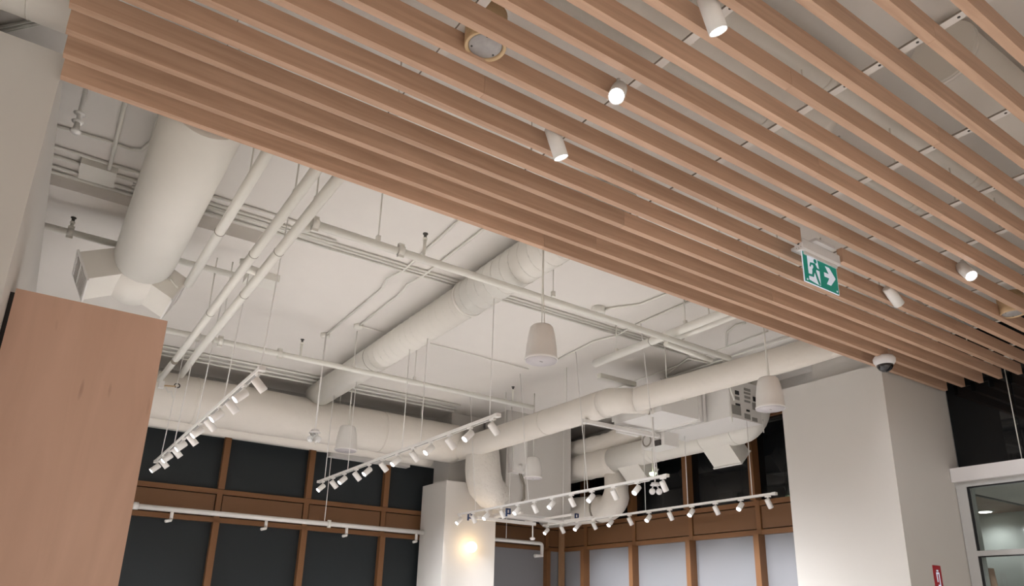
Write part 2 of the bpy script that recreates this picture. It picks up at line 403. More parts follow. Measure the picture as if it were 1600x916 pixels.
# ------------------------------------------------------------------ spotlights
def head_meshes(r, ln):
    b = MB().lathe((0, 0, 0), [(0, 0.0), (r * 0.86, 0.0), (r, -r * 0.14), (r, -ln), (r * 0.9, -ln), (r * 0.88, -ln + 0.012), (0, -ln + 0.012)], 20)
    l = MB().lathe((0, 0, 0), [(0, -ln + 0.004), (r * 0.88, -ln + 0.004), (r * 0.88, -ln + 0.009), (0, -ln + 0.009)], 20)
    out = []
    for mb, nm, mt in ((b, 'body', 'white'), (l, 'lens', 'lens')):
        me = bpy.data.meshes.new(nm); me.from_pydata([tuple(p) for p in mb.v], [], mb.f); me.polygons.foreach_set('use_smooth', mb.sm)
        me.materials.append(M[mt]); out.append(me)
    return out
def spotlight(name, top, aim, r, ln, drop, meshes, label, cat, group, watts, size, adapter=True, pivot=0.3):
    """top: underside of the rail; drop: stem length; the body turns about a point on its own axis"""
    t = thing(name, top, label, cat, group)
    st = MB()
    if adapter: st.box((top[0] - 0.012, top[1] - 0.028, top[2] - 0.014), (top[0] + 0.012, top[1] + 0.028, top[2]))
    st.cyl((top[0], top[1], top[2] - drop - 0.01), (top[0], top[1], top[2] - 0.002), r * 0.26, 8)
    st.build('stem', 'white', t)
    aim = Vector(aim).normalized()
    q = V(0, 0, -1).rotation_difference(aim)
    b = bpy.data.objects.new('body', meshes[0]); COL.objects.link(b); b.parent = t
    b.rotation_mode = 'QUATERNION'; b.rotation_quaternion = q
    b.location = V(0, 0, -drop) - aim * ln * pivot
    l = bpy.data.objects.new('lens', meshes[1]); COL.objects.link(l); l.parent = b
    if watts:
        p = Vector(top) + V(0, 0, -drop) - aim * ln * pivot + aim * (ln + 0.004)
        spot('spot_lamp', p, aim, watts, size)
    return t
ORD = ['first', 'second', 'third', 'fourth', 'fifth', 'sixth', 'seventh', 'eighth', 'ninth', 'tenth', 'eleventh', 'twelfth']
TM = head_meshes(0.026, 0.094)
def track(X, Y0, Y1, Z, us, name, desc, wires, gname, aimz=1.0, power=1.0, lean=(0, 0), ztop=ZC):
    t = thing('track_rail', (X, (Y0 + Y1) / 2, Z), desc, 'track rail', 'suspended lighting tracks')
    MB().box((X - 0.018, Y0, Z), (X + 0.018, Y1, Z + 0.022)).build('rail', 'white', t)
    MB().box((X - 0.009, Y0 + 0.02, Z - 0.001), (X + 0.009, Y1 - 0.02, Z + 0.004)).build('groove', 'grey', t)
    for y in (Y0, Y1):
        MB().box((X - 0.020, y - 0.02, Z - 0.002), (X + 0.020, y + 0.02, Z + 0.024)).build('end_cap', 'white', t)
    for y in wires:
        zt = 1.952 if (X > 5.8 and y < 5.72) else ztop
        MB().cyl((X + lean[0], y, Z + 0.021), (X + lean[1], y, zt), 0.0042, 6).build('suspension_wire', 'white', t)
    for i, y in enumerate(us):
        right = i % 2 == 0
        aim = (1.0, 0.0, -aimz) if right else (-1.0, -0.05, -1.0)
        spotlight('track_spotlight', (X, y, Z), aim, 0.026, 0.094, 0.058, TM,
                  '%s spotlight from the near end of the %s' % (ORD[i], name), 'spotlight', gname, TRACK_W * power, 100)
Z12, Z34 = 1.33, 1.17
def ys_from(px, X): return [at(u, v, 'x', X).y for u, v in px]
n12 = lambda a, b: [a + (b - a) * i / 11 for i in range(12)]
track(1.022, 4.22, 7.82, Z12, n12(4.28, 7.70), 'leftmost track', 'white lighting track hanging left, beside the wooden panel', (4.30, 5.2, 6.1, 7.0, 7.65), 'spotlights on the leftmost track', 1.0, 1.5, (0.012, 0.06), ZC)
track(2.670, 4.22, 7.82, Z12, n12(4.28, 7.70), 'second track from the left', 'white lighting track hanging in front of the black far windows', (4.32, 5.4, 5.75, 7.0, 7.65), 'spotlights on the second track', 1.0, 2.2, (0, 0), 2.285)
track(4.560, 4.46, 8.00, Z34, n12(4.50, 7.99), 'third track from the left', 'white lighting track running towards the pier with the round lamp', (4.55, 5.5, 6.5, 7.6), 'spotlights on the third track', 1.6, 0.6, (-0.012, -0.16), ZC)
track(5.985, 4.44, 8.16, Z34, n12(4.52, 8.10), 'rightmost track', 'white lighting track before the brown band on the right', (4.70, 5.55, 6.2, 7.3, 7.75), 'spotlights on the fourth track', 1.5, 0.65)

SM = head_meshes(0.034, 0.15)
def slat_spot(x, y, aim, label, drop=0.06, power=1.0):
    spotlight('ceiling_spotlight', (x, y, ZT), aim, 0.034, 0.15, drop, SM, label, 'spotlight', 'spotlights between the slats', SLAT_W * power, 90, False, 0.25)
slat_spot(1.665, 1.335, (0.42, 0.0, -1), 'large white spotlight cut by the top edge of the photo')
slat_spot(1.715, 1.86, (-0.65, -0.55, -1), 'dazzling spotlight facing the viewer above the middle slats')
slat_spot(1.675, 2.25, (0.42, 0.0, -1), 'white cylindrical spotlight pointing down, lowest of the three in a row')
slat_spot(4.46, 1.83, (-0.55, -0.65, -1), 'dazzling spotlight facing the viewer on the right of the slats', 0.06, 0.6)
slat_spot(4.43, 2.27, (1.0, 0.0, -0.72), 'white spotlight turned away near the dome camera, lighting the slats', 0.06, 0.16)

# fill lamps added out of view behind the viewer to raise the light level
for i, (x, y) in enumerate(((-1.9, -1.9), (0.6, -1.9), (2.8, -1.9), (-0.9, -0.9), (5.4, -1.9), (1.6, -0.9))):
    t = thing('downlight', (x, y, ZC - 0.05), '%s added fill downlight, unseen behind the viewer' % ORD[i], 'downlight', 'added fill lights behind the viewer')
    MB().lathe((x, y, ZC - 0.05), [(0, 0.01), (0.06, 0.01), (0.065, 0), (0.08, 0), (0.08, 0.05), (0, 0.05)], 20).build('trim_ring', 'white', t)
    MB().lathe((x, y, ZC - 0.05), [(0, 0.002), (0.058, 0.002), (0.058, 0.009), (0, 0.009)], 20).build('lens', 'down', t)
    spot('spot_lamp', (x, y, ZC - 0.06), (0, 0, -1), FILL_W, 110, 0.8, WARM, 0.06)

# ------------------------------------------------------------------ tall wood panel
wp = thing('wood_panel', (0.1, 3.5, FL), 'tall maple veneer panel standing beside the left white pier', 'wood panel')
MB().box((-0.190, 3.50, FL), (0.400, 3.86, 1.25)).build('veneer_body', 'panel', wp)
MB().box((-0.2065, 3.515, FL), (-0.190, 3.86, 1.235)).build('shadow_gap', 'black', wp)

# ------------------------------------------------------------------ ducts
# A: insulated trunk along the far wall
dA = thing('insulated_trunk_duct', (2.5, 8.33, 1.86), 'fat wrapped white duct running along the far wall above the windows', 'duct')
MB().tube([(0.2, 8.33, 2.14), (4.62, 8.33, 2.14)], 0.255, 22, True, 0.012, 4, 0.09).build('wrapped_trunk', 'insul', dA)
MB().tube([(0.2, 8.58, 1.945), (4.4, 8.58, 1.945)], 0.10, 12, True, 0.02, 5, 0.15).build('lower_wrap', 'insul', dA)
for x in (1.35, 3.55): MB().band((x, 8.33, 2.14), V(1, 0, 0), 0.259, 0.015).build('strap', 'insul', dA)
for x in (1.9, 3.0, 4.1): MB().cyl((x, 8.33, 2.38), (x, 8.33, ZC), 0.005, 6).build('hanger_rod', 'pipe', dA)

# B: long wrapped duct from the far wall to the right pier
dB = thing('wrapped_branch_duct', (4.7, 6, 1.9), 'long wrapped round duct crossing the view from the far wall to the right pier', 'duct')
MB().tube([(4.66, 8.35, 2.06), (4.68, 5.36, 2.05)], 0.142, 22, True, 0.008, 7, 0.12).build('far_section', 'insul', dB)
MB().tube([(4.68, 5.38, 2.05), (4.68, 5.30, 2.05), (4.70, 5.14, 2.035), (4.76, 5.0, 2.02)], [0.1435, 0.140, 0.122, 0.114], 22).build('reducer', 'insul', dB)
MB().tube([V(4.75, 5.04, 2.02), at(1230, 560, 'z', 2.17), at(1306, 537, 'z', 2.28), V(5.50, 2.6, 2.30)], 0.116, 22, True, 0.008, 8, 0.12).build('near_section', 'insul', dB)
for y, c, r in ((6.35, (4.673, 6.35, 2.053), 0.146), (4.4, (4.93, 4.56, 2.07), 0.1185)):
    MB().band(c, V(-0.2 if y < 5 else 0.01, 1, -0.05 if y < 5 else 0), r, 0.012).build('tape_band', 'insul', dB)
for y, x in ((4.7, 4.86), (6.0, 4.676), (7.2, 4.67)):
    MB().cyl((x, y, 2.08), (x, y, ZC), 0.005, 6).build('hanger_rod', 'pipe', dB)

# left puckered elbow from the trunk down into the wall
dE = thing('wrapped_elbow_duct', (4.95, 7.95, 1.25), 'puckered wrapped elbow duct curling down above the pier with the round lamp', 'duct')
pe = [V(4.80, 7.93, 2.12), V(4.805, 7.91, 1.95), V(4.81, 7.90, 1.78), V(4.825, 7.90, 1.66), V(4.87, 7.91, 1.56), V(4.96, 7.95, 1.50), V(5.07, 8.0, 1.49), V(5.20, 8.05, 1.50)]
MB().tube(pe, [0.205, 0.215, 0.225, 0.23, 0.23, 0.22, 0.20, 0.19], 26, True, 0.018, 11).build('puckered_wrap', 'insul2', dE)

# spiral duct under the ceiling
dS = thing('spiral_duct', (2.68, 5.5, 2.28), 'straight spiral-seam duct under the ceiling in the middle of the photo', 'duct')
MB().tube([(2.68, 2.9, 2.425), (2.68, 4.72, 2.425)], 0.150, 26).build('near_section', 'duct', dS)
MB().tube([(2.68, 4.70, 2.425), (2.68, 8.25, 2.425)], 0.142, 26).build('far_section', 'duct', dS)
MB().band((2.68, 4.72, 2.425), V(0, 1, 0), 0.154, 0.03, 26).build('collar', 'duct', dS)
MB().band((2.68, 6.55, 2.425), V(0, 1, 0), 0.1435, 0.008, 26).build('joint', 'seam', dS)
hp = MB()
def helix(y0, y1, r, pitch, n=22):
    pts = []; m = int((y1 - y0) / pitch * n)
    for k in range(m + 1):
        a = 2 * math.pi * k / n; pts.append(V(2.68 + r * math.cos(a), y0 + (y1 - y0) * k / m, 2.425 + r * math.sin(a)))
    return pts
MB().tube(helix(2.95, 4.68, 0.1505, 0.115), 0.0022, 5).build('spiral_seam', 'duct', dS)
MB().tube(helix(4.75, 6.5, 0.1425, 0.115), 0.0022, 5).build('spiral_seam', 'duct', dS)
for y in (5.6, 7.3): MB().cyl((2.68, y, 2.56), (2.68, y, ZC), 0.005, 6).build('hanger_rod', 'pipe', dS)

# big duct at the left with two angled outlets
dL = thing('twin_outlet_duct', (0.37, 4.2, 1.95), 'wide white duct ending in two angled air outlets above the wooden panel', 'duct')
MB().tube([(0.374, 3.16, 2.225), (0.374, 5.04, 2.205)], 0.187, 30).build('round_duct', 'duct', dL)
MB().tube([(0.374, 5.0, 2.205), (0.36, 5.30, 2.185), (0.35, 5.50, 2.16)], [0.176, 0.174, 0.150], 28).build('end_fitting', 'duct', dL)
def outlet(sgn):
    # square box tilted downwards, opening away from the duct
    ax = V(0.9 * sgn, 0, -0.436).normalized(); up = V(0.436 * sgn, 0, 0.9).normalized(); w = V(0, 1, 0)
    end = V(0.04, 5.275, 2.06) if sgn < 0 else V(0.62, 5.275, 2.056)
    ln = 0.34 if sgn < 0 else 0.30
    c = end - ax * ln / 2
    b = MB().obox(c, ax * ln / 2, w * 0.205, up * 0.092).build('outlet_box', 'duct', dL)
    # rim, vanes
    for sw in (-1, 1):
        MB().obox(end + ax * 0.004 + w * 0.205 * sw, ax * 0.006, w * 0.012, up * 0.104).build('rim', 'white', b)
        MB().obox(end + ax * 0.004 + up * 0.094 * sw, ax * 0.006, w * 0.215, up * 0.010).build('rim', 'white', b)
    MB().obox(end + ax * 0.001, ax * 0.0012, w * 0.192, up * 0.083).build('dark_throat', 'dark', b)
    for k in range(11):
        MB().obox(end + ax * 0.004 + w * (-0.175 + 0.35 * k / 10), ax * 0.003, w * 0.0045, up * 0.083).build('vane', 'white', b)
    MB().obox(end + ax * 0.0065 + up * 0.02, ax * 0.002, w * 0.195, up * 0.007).build('cross_bar', 'white', b)
    return b
outlet(-1); ob = outlet(1)
MB().tube([(0.55, 5.068, 2.10), (0.55, 5.05, 2.10), (0.60, 5.045, 2.05)], 0.007, 6).build('damper_handle', 'pipe', ob)
MB().cyl((0.54, 5.07, 2.115), (0.54, 5.055, 2.115), 0.016, 10).build('damper_boss', 'pipe', ob)
for y in (3.6, 4.6): MB().cyl((0.374, y, 2.40), (0.374, y, ZC), 0.005, 6).build('hanger_rod', 'pipe', dL)

# services seen through the gaps of the slats
y_ = at(1160, 105, 'z', 2.40).y
dF = thing('flexible_duct', (2.3, y_, 2.3), 'wrinkled flexible duct seen through the gaps of the upper slats', 'duct')
rn = random.Random(9)
MB().tube([(0.9 + 0.028 * k, y_ + rn.uniform(-.004, .004), 2.40 + rn.uniform(-.004, .004)) for k in range(75)], [0.085 * (1 + rn.uniform(-.13, .10)) for k in range(75)], 20, True, 0.035, 31).build('wrinkled_sleeve', 'duct', dF)
for x in (1.3, 2.2): MB().cyl((x, y_, 2.47), (x, y_, ZC), 0.004, 6).build('hanger_wire', 'pipe', dF)
for (u, v, z, r_, lb) in ((1364, 176, 2.42, 0.050, 'thick white pipe seen through the gaps of the right slats'), (1324, 260, 2.42, 0.036, 'thinner white pipe seen through the gaps of the right slats')):
    y_ = at(u, v, 'z', z).y
    t = thing('plenum_pipe', (3.5, y_, z), lb, 'pipe')
    MB().tube([(1.2, y_, z), (6.7, y_, z)], r_, 16).build('pipe_run', 'pipe', t)
    for x in (2.2, 3.4, 4.6, 5.8): MB().cyl((x, y_, z + r_), (x, y_, ZC), 0.005, 6).build('hanger_rod', 'pipe', t)
    for x in (2.75, 4.1): MB().band((x, y_, z), V(1, 0, 0), r_ + 0.006, 0.06, 16).build('coupling', 'pipe', t)

c_ = at(1515, 118, 'z', 2.42)
dG = thing('plenum_round_duct', (c_.x, c_.y, 2.28), 'smooth round duct half hidden above the slats in the top right corner', 'duct')
MB().tube([(c_.x - 0.25, c_.y, 2.42), (c_.x + 2.2, c_.y, 2.42)], 0.14, 26).build('round_duct', 'duct', dG)
MB().band((c_.x - 0.23, c_.y, 2.42), V(1, 0, 0), 0.146, 0.02, 26).build('end_band', 'duct', dG)

# bulky duct beyond the left end of the slats
dX = thing('overhead_round_duct', (-1.3, 2.9, 2.2), 'round white duct with ring seams in the top left corner', 'duct')
MB().tube([(-3.4, 2.985, 2.40), (-0.1, 2.985, 2.40)], 0.19, 28).build('round_duct', 'duct', dX)
for x in (-0.62, -0.36): MB().band((x, 2.985, 2.40), V(1, 0, 0), 0.1925, 0.006, 28).build('ring_seam', 'duct', dX)

# C: duct along the right wall with two outlets washing the windows
dC = thing('window_wash_duct', (6.38, 6, 1.75), 'smooth round duct along the right wall with two square outlets aimed at the windows', 'duct')
XC, ZCc = 6.38, 2.0
MB().tube([(XC, 7.18, ZCc), (XC, 6.30, ZCc), (XC, 5.10, ZCc)] + arc((XC, 5.10, ZCc + 0.22), (0, 0, -0.22), (0, -0.22, 0), 7)[1:] + [V(XC, 4.88, 2.58)], 0.155, 24).build('round_duct', 'duct', dC)
for y in (5.15, 5.6, 6.32, 6.5): MB().band((XC, y, ZCc), V(0, 1, 0), 0.158, 0.012).build('joint', 'duct', dC)
MB().band((XC, 6.42, ZCc), V(0, 1, 0), 0.159, 0.006).build('dark_joint', 'duct', dC)
for yc in (5.42, 6.86):
    ax = V(1, 0, -1).normalized(); up = V(1, 0, 1).normalized()
    c0 = V(XC - 0.02, yc, ZCc - 0.02)
    b = MB().obox(c0 + ax * 0.16, ax * 0.17, V(0, 0.19, 0), up * 0.11).build('square_outlet', 'duct', dC)
    for sw in (-1, 1):
        MB().obox(c0 + ax * 0.33 + V(0, 0.192 * sw, 0), ax * 0.008, V(0, 0.010, 0), up * 0.12).build('rim', 'white', b)
        MB().obox(c0 + ax * 0.33 + up * 0.112 * sw, ax * 0.008, V(0, 0.2, 0), up * 0.010).build('rim', 'white', b)
# wrapped continuation, drop and return along the wall
dU = thing('wrapped_return_duct', (6.45, 7.6, 1.2), 'wrapped duct dropping beside the right windows and turning behind the concrete wall', 'duct')
MB().tube([(6.42, 7.16, 2.0), (6.44, 8.75, 2.0)], 0.185, 22, True, 0.045, 21, 0.11).build('wrapped_section', 'insul', dU)
MB().tube([(6.42, 8.2, 2.26), (6.42, 7.4, 2.25), (6.42, 6.5, 2.29)], 0.135, 18, True, 0.085, 22, 0.10).build('upper_wrap', 'insul', dU)
MB().tube([(6.53, 7.30, 1.98), (6.53, 7.30, 1.62)] + arc((6.53, 7.52, 1.60), (0, -0.22, 0), (0, 0, -0.20), 6)[1:] + [V(6.50, 8.05, 1.42), V(6.46, 8.75, 1.42)], [0.16] * 2 + [0.175] * 6 + [0.19, 0.19], 22, True, 0.010, 23).build('drop_elbow', 'insul', dU)
MB().band((6.515, 7.62, 1.405), V(0, 1, 0), 0.193, 0.012).build('strap', 'seam', dU)

# ------------------------------------------------------------------ fan coil unit
ac = thing('fan_coil_unit', (5.9, 5.1, 1.95), 'boxy white fan coil unit hung under the ceiling near the right pier', 'fan coil unit')
body = MB().box((5.71, 4.68, 1.95), (6.20, 5.72, 2.36)).build('casing', 'white', ac)
MB().box((5.05, 4.97, 1.955), (5.58, 5.66, 2.28)).build('plenum', 'white', ac)
for x, e in ((5.585, 0.02), (5.615, 0.008), (5.645, 0.02), (5.68, 0.006)):
    MB().box((x - 0.008, 4.97 - e, 1.955 - e), (x + 0.008, 5.66 + e, 2.28 + e)).build('flange', 'white', ac)
MB().tube([(5.07, 5.10, 2.035), (4.92, 5.20, 2.035), (4.74, 5.36, 2.045)], 0.083, 20, True, 0.01, 3).build('round_collar', 'insul', ac)
MB().band((5.035, 5.12, 2.035), V(1, -0.65, 0), 0.089, 0.014).build('clamp', 'seam', ac)
MB().box((5.05, 5.66, 1.985), (5.07, 5.70, 2.2)).build('flange', 'white', ac)
for x in (5.74, 6.17):
    for y in (4.75, 5.65): MB().cyl((x, y, 2.36), (x, y, ZC), 0.006, 6).build('hanger_rod', 'pipe', ac)
MB().box((5.715, 4.672, 1.955), (5.73, 4.68, 2.355)).build('corner_trim', 'white', body)
def lab(x0, x1, z0, z1, mat, d=0.003): MB().box((x0, 4.68 - d, z0), (x1, 4.68, z1)).build('printed_label', mat, body)
def ax_(u, v): p = at(u, v, 'y', 4.68); return p.x, p.z
rows = [(1148, 610, 1154, 616, 'black'), (1148, 619, 1155, 624, 'grey'), (1149, 630, 1156, 633, 'black'), (1143, 632, 1157, 646, 'grey'),
        (1162, 606, 1172, 610, 'grey'), (1162, 612, 1172, 615, 'grey'), (1163, 618, 1172, 622, 'grey'), (1163, 625, 1172, 628, 'grey'),
        (1176, 620, 1181, 627, 'black'), (1166, 640, 1171, 643, 'black'), (1163, 646, 1172, 654, 'grey'), (1175, 629, 1181, 640, 'grey'), (1175, 652, 1183, 658, 'grey')]
for u0, v0, u1, v1, mt in rows:
    sk = 0.24
    x0, z1 = ax_(u0, v0 + 0); x1, _ = ax_(u1, v0 + (u1 - u0) * sk); _, z0 = ax_(u0, v1)
    lab(x0, x1, z0, z1, mt, 0.003 if mt == 'grey' else 0.005)
MB().tube([(5.70, 4.66, 2.36), (5.71, 4.65, 2.22), (5.76, 4.655, 2.12)], 0.010, 8).build('flexible_conduit', 'pipe', body)
MB().cyl((5.72, 4.665, 1.89), (5.72, 4.665, 2.0), 0.006, 6).build('drain_nipple', 'pipe', body)
MB().cyl((6.205, 4.67, 1.86), (6.205, 4.67, 2.0), 0.006, 6).build('drain_nipple', 'pipe', body)
MB().box((5.05, 5.60, 1.86), (5.35, 5.64, 1.90)).build('support_strut', 'white', ac)
# hose clamp ring and small outlet box under the unit
hc = thing('small_outlet_box', (5.75, 5.9, 1.8), 'small white box outlet with ring clamp below the fan coil unit', 'duct outlet')
MB().box((5.63, 5.52, 1.80), (5.86, 5.86, 1.95)).build('outlet_body', 'white', hc)
pr = V(5.60, 5.75, 1.875)
MB().tube([pr + V(0, 0.062 * math.cos(a), 0.062 * math.sin(a)) for a in [2 * math.pi * k / 20 for k in range(21)]], 0.008, 6).build('ring_clamp', 'seam', hc)
MB().box((5.612, 5.56, 1.80), (5.631, 5.66, 1.86)).build('dark_bracket', 'dark', hc)
st = tag(MB().box((4.56, 5.56, 1.875), (5.62, 5.60, 1.915)).build('support_strut', 'white'), 'white horizontal strut passing below the fan coil plenum', 'strut')

# ------------------------------------------------------------------ pipes
def pipe(name, pts, r, label, cat='pipe', group=None, couplings=(), rods=(), n=14, mat='pipe'):
    t = thing(name, pts[0], label, cat, group)
    MB().tube(pts, r, n).build('pipe_run', mat, t)
    for c, d in couplings:
        MB().band(c, Vector(d), r + 0.002, 0.006, n).build('joint_ring', 'seam', t)
    for x, y, z in rods:
        MB().cyl((x, y, z), (x, y, ZC), 0.005, 6).build('hanger_rod', 'pipe', t)
        MB().box((x - 0.012, y - 0.012, z - 0.01), (x + 0.012, y + 0.012, z + 0.03)).build('hanger_clamp', 'pipe', t)
    return t
ZP = 2.1
for xr, y0, y1, r, lb, js in ((0.315, 3.15, 5.05, 0.029, 'shortest of three sloping white pipes, beside the wide duct', (4.16,)),
                             (0.431, 3.15, 7.95, 0.029, 'middle of the three parallel white pipes at the left', (4.33, 5.5, 6.9)),
                             (0.487, 3.15, 8.10, 0.0305, 'rightmost of the three parallel white pipes at the left', (4.2, 5.0))):
    x = xr * ZP
    far = {0.431: at(249, 594, 'y', 7.98), 0.487: at(283, 587, 'y', 8.06)}.get(xr)
    pipe('water_pipe', [(x, y0, ZP), (x, y1, ZP)] if far is None else [(x, y0, ZP), (x, 6.6, ZP), far], r, lb, 'pipe', 'three parallel pipes', [((x, y, ZP), (0, 1, 0)) for y in js],
         [(x, y, ZP + r) for y in (3.55, 5.6) if y < y1])
def sprinkler(t, x, y, z, up=0.10, dark=True):
    MB().cyl((x, y, z), (x, y, z + up * 0.6), 0.011, 8).build('sprinkler_stem', 'pipe', t)
    MB().lathe((x, y, z + up * 0.6), [(0, 0), (0.016, 0), (0.016, 0.012), (0.010, 0.018), (0, 0.018)], 10).build('sprinkler_cap', 'pipe', t)
    MB().lathe((x, y, z + up * 0.6 + 0.018), [(0, 0), (0.010, 0), (0.010, 0.022), (0.018, 0.024), (0.018, 0.030), (0, 0.030)], 10).build('sprinkler_head', 'dark' if dark else 'pipe', t)
def coupling(t, x, y, z, r):
    b = MB().cyl((x - 0.02, y, z), (x + 0.02, y, z), r * 1.35, 14); b.box((x - 0.02, y - 0.012, z - r * 1.9), (x + 0.02, y + 0.012, z + r * 1.9)); b.build('grooved_coupling', 'pipe', t)
Y1p, Z1p = 3.95, 2.22
t = pipe('sprinkler_pipe', [(1.06, Y1p, Z1p), (4.96, Y1p + 0.08, Z1p)], 0.026, 'nearer white sprinkler pipe crossing below the spiral duct', 'pipe', 'sprinkler branch pipes',
         (), [(1.56, Y1p, Z1p + 0.026), (2.95, Y1p, Z1p + 0.026)])
coupling(t, 1.15, Y1p, Z1p, 0.026); coupling(t, 1.72, Y1p, Z1p, 0.026); sprinkler(t, at(662, 405, 'y', Y1p).x, Y1p, Z1p + 0.02, 0.19)
MB().tube([(1.03, 3.86, ZP), (1.10, 3.93, 2.16), (1.10, 3.95, Z1p)], 0.022, 10).build('riser', 'pipe', t)
Y2p, Z2p = 6.40, 2.205
t = pipe('sprinkler_pipe', [(0.62, Y2p, Z2p), (4.52, Y2p, Z2p)], 0.026, 'farther white sprinkler pipe crossing in front of the far wrapped trunk', 'pipe', 'sprinkler branch pipes',
         (), [(2.65 - 0.25, Y2p, Z2p + 0.026), (3.05, Y2p, Z2p + 0.026)])
for u, v in ((308, 528), (344, 534), (437, 554)): coupling(t, at(u, v, 'y', Y2p).x, Y2p, Z2p, 0.026)
for u, v in ((469, 560), (801, 632)): sprinkler(t, at(u, v, 'y', Y2p).x, Y2p, Z2p + 0.02, 0.20)
Y4p, Z4p = 5.41, 2.41
t = pipe('sprinkler_pipe', [(-1.2, Y4p, Z4p), (1.05, Y4p, Z4p)], 0.024, 'white sprinkler pipe passing behind the two angled air outlets', 'pipe', 'sprinkler branch pipes')
x4 = at(110, 362, 'y', Y4p).x; coupling(t, x4, Y4p, Z4p, 0.024); sprinkler(t, x4, Y4p, Z4p + 0.02, 0.08)
# stubs tied to the main
t = thing('valve_fitting', (0.95, 4.6, ZP), 'short capped branch fitting on the middle white pipes', 'pipe fitting')
MB().cyl((1.02, 4.62, ZP + 0.02), (0.90, 4.62, ZP + 0.03), 0.030, 12).build('branch', 'pipe', t)
MB().lathe((0.905, 4.62, ZP + 0.05), [(0, 0), (0.022, 0), (0.022, 0.03), (0.010, 0.035), (0, 0.035)], 10).build('cap', 'pipe', t)
pipe('pipe_main', [(4.285, 2.95, 2.3), (4.275, 5.05, 2.3)], 0.036, 'thick white pipe running from the slats towards the fan coil unit', 'pipe', None,
     [((4.28, 4.30, 2.3), (0, 1, 0))], [(4.28, 3.9, 2.336), (4.28, 4.75, 2.336)])
pipe('pipe_main', [(4.40, 2.95, 2.3), (4.39, 4.10, 2.3), (4.39, 4.12, 2.3)], 0.026, 'short white pipe beside the thick pipe near the slats', 'pipe', None,
     [((4.40, 4.05, 2.3), (0, 1, 0))], [(4.40, 3.75, 2.326)])
pipe('drain_pipe', [(4.30, 4.15, 2.24), (4.92, 4.20, 2.24)], 0.024, 'white pipe running from the thick pipe to the wrapped duct', 'pipe')

# far wall sprinkler line with sidewall drops
YP = 8.70
t = thing('wall_sprinkler_pipe', (3.5, YP, 0.95), 'white sprinkler pipe with elbow drops along the brown band of the far wall', 'pipe')
MB().tube([(0.98, YP, 1.0), (4.44, YP, 1.0)], 0.028, 14).build('pipe_run', 'white', t)
MB().tube([(5.18, YP, 1.0), (6.30, YP, 1.0)] + arc((6.30, YP, 0.96), (0, 0, 0.04), (0.04, 0, 0), 4)[1:] + [V(6.34, YP, 0.83), V(6.20, YP - 0.02, 0.82)], 0.026, 12).build('pipe_run', 'white', t)
MB().lathe((1.01, YP - 0.03, 1.0), [(0, -0.03), (0.040, -0.03), (0.040, 0.03), (0, 0.03)], 14, V(1, 0, 0)).build('end_cap', 'white', t)
for x in (1.385, 2.40, 3.38, 4.33):
    b = MB().tube([(x, YP, 0.99), (x, YP, 0.90)], 0.018, 10).build('drop', 'white', t)
    MB().tube([(x, YP, 0.905), (x - 0.005, YP - 0.02, 0.88), (x - 0.06, YP - 0.05, 0.865)], 0.017, 8).build('elbow_head', 'white', b)
for x in (3.09,): MB().cyl((x, YP, 1.0), (x, YP, 1.9), 0.005, 6).build('hanger_rod', 'white', t)
coupling(t, 3.15, YP, 1.0, 0.024)
MB().cyl((5.72, YP, 1.02), (5.72, YP, 1.32), 0.006, 6).build('hanger_rod', 'white', t)

# ------------------------------------------------------------------ ceiling conduits, beam, boxes
def conduit(pts, label, r=0.010, group='conduits on the ceiling'):
    o = MB().tube(pts, r, 8).build('conduit', 'pipe'); return tag(o, label, 'conduit', group)
zc = ZC - 0.014
for i, v in enumerate((386.5, 391.5, 397.0)):
    a = at(540, v, 'z', zc)
    conduit([(0.2, a.y, zc), (5.4, a.y, zc)], '%s of the three long conduits behind the nearer sprinkler pipe' % ('nearest', 'middle', 'farthest')[i])
conduit([(2.16 - 0.05, 3.3, zc), (2.165, 4.9, zc), (2.10, 5.05, zc - 0.03), (2.17, 5.3, zc), (2.18, 6.65, zc)], 'left of two thin conduits left of the spiral duct')
conduit([(2.33, 3.3, zc), (2.335, 4.9, zc), (2.28, 5.05, zc - 0.03), (2.34, 5.3, zc), (2.345, 6.2, zc)], 'right of two thin conduits left of the spiral duct')
for (u, v), lb in (((508, 525), 'small round ceiling box above the hanging emergency lamp'), ((560, 511), 'small round ceiling box above the far hanging speaker')):
    p = at(u, v, 'z', ZC - 0.02)
    tag(MB().lathe((p.x, p.y, ZC - 0.04), [(0, 0), (0.035, 0), (0.045, 0.012), (0.045, 0.04), (0, 0.04)], 14).build('junction_box', 'pipe'), lb, 'junction box', 'round ceiling boxes')
p = at(935, 484, 'z', ZC - 0.02)
tag(MB().lathe((p.x, p.y, ZC - 0.06), [(0, 0), (0.055, 0), (0.06, 0.01), (0.06, 0.06), (0, 0.06)], 16).build('junction_box', 'pipe'), 'round ceiling box right of the large hanging speaker', 'junction box', 'round ceiling boxes')
q = [at(u, v, 'z', zc) for u, v in ((938, 485), (968, 480), (1000, 476), (1040, 460), (1075, 440))]
conduit(q, 'bent conduit leading from the round ceiling box to the slats')
q = [at(u, v, 'z', zc) for u, v in ((872, 562), (930, 533), (962, 525), (985, 512), (1080, 470))]
conduit(q, 'long bent conduit right of the large hanging speaker')
q = [at(u, v, 'z', zc) for u, v in ((673, 537), (770, 563), (826, 577))]
conduit(q, 'thin dark-edged conduit running towards the large speaker', 0.006)
q = [at(u, v, 'z', zc) for u, v in ((560, 509), (600, 520))]
conduit(q, 'short conduit between the ceiling box and the spiral duct', 0.006)
q = [at(u, v, 'z', zc) for u, v in ((830, 656), (960, 608), (1040, 578), (1090, 560), (1200, 518))]
conduit(q, 'thin conduit above the wrapped branch duct', 0.006)
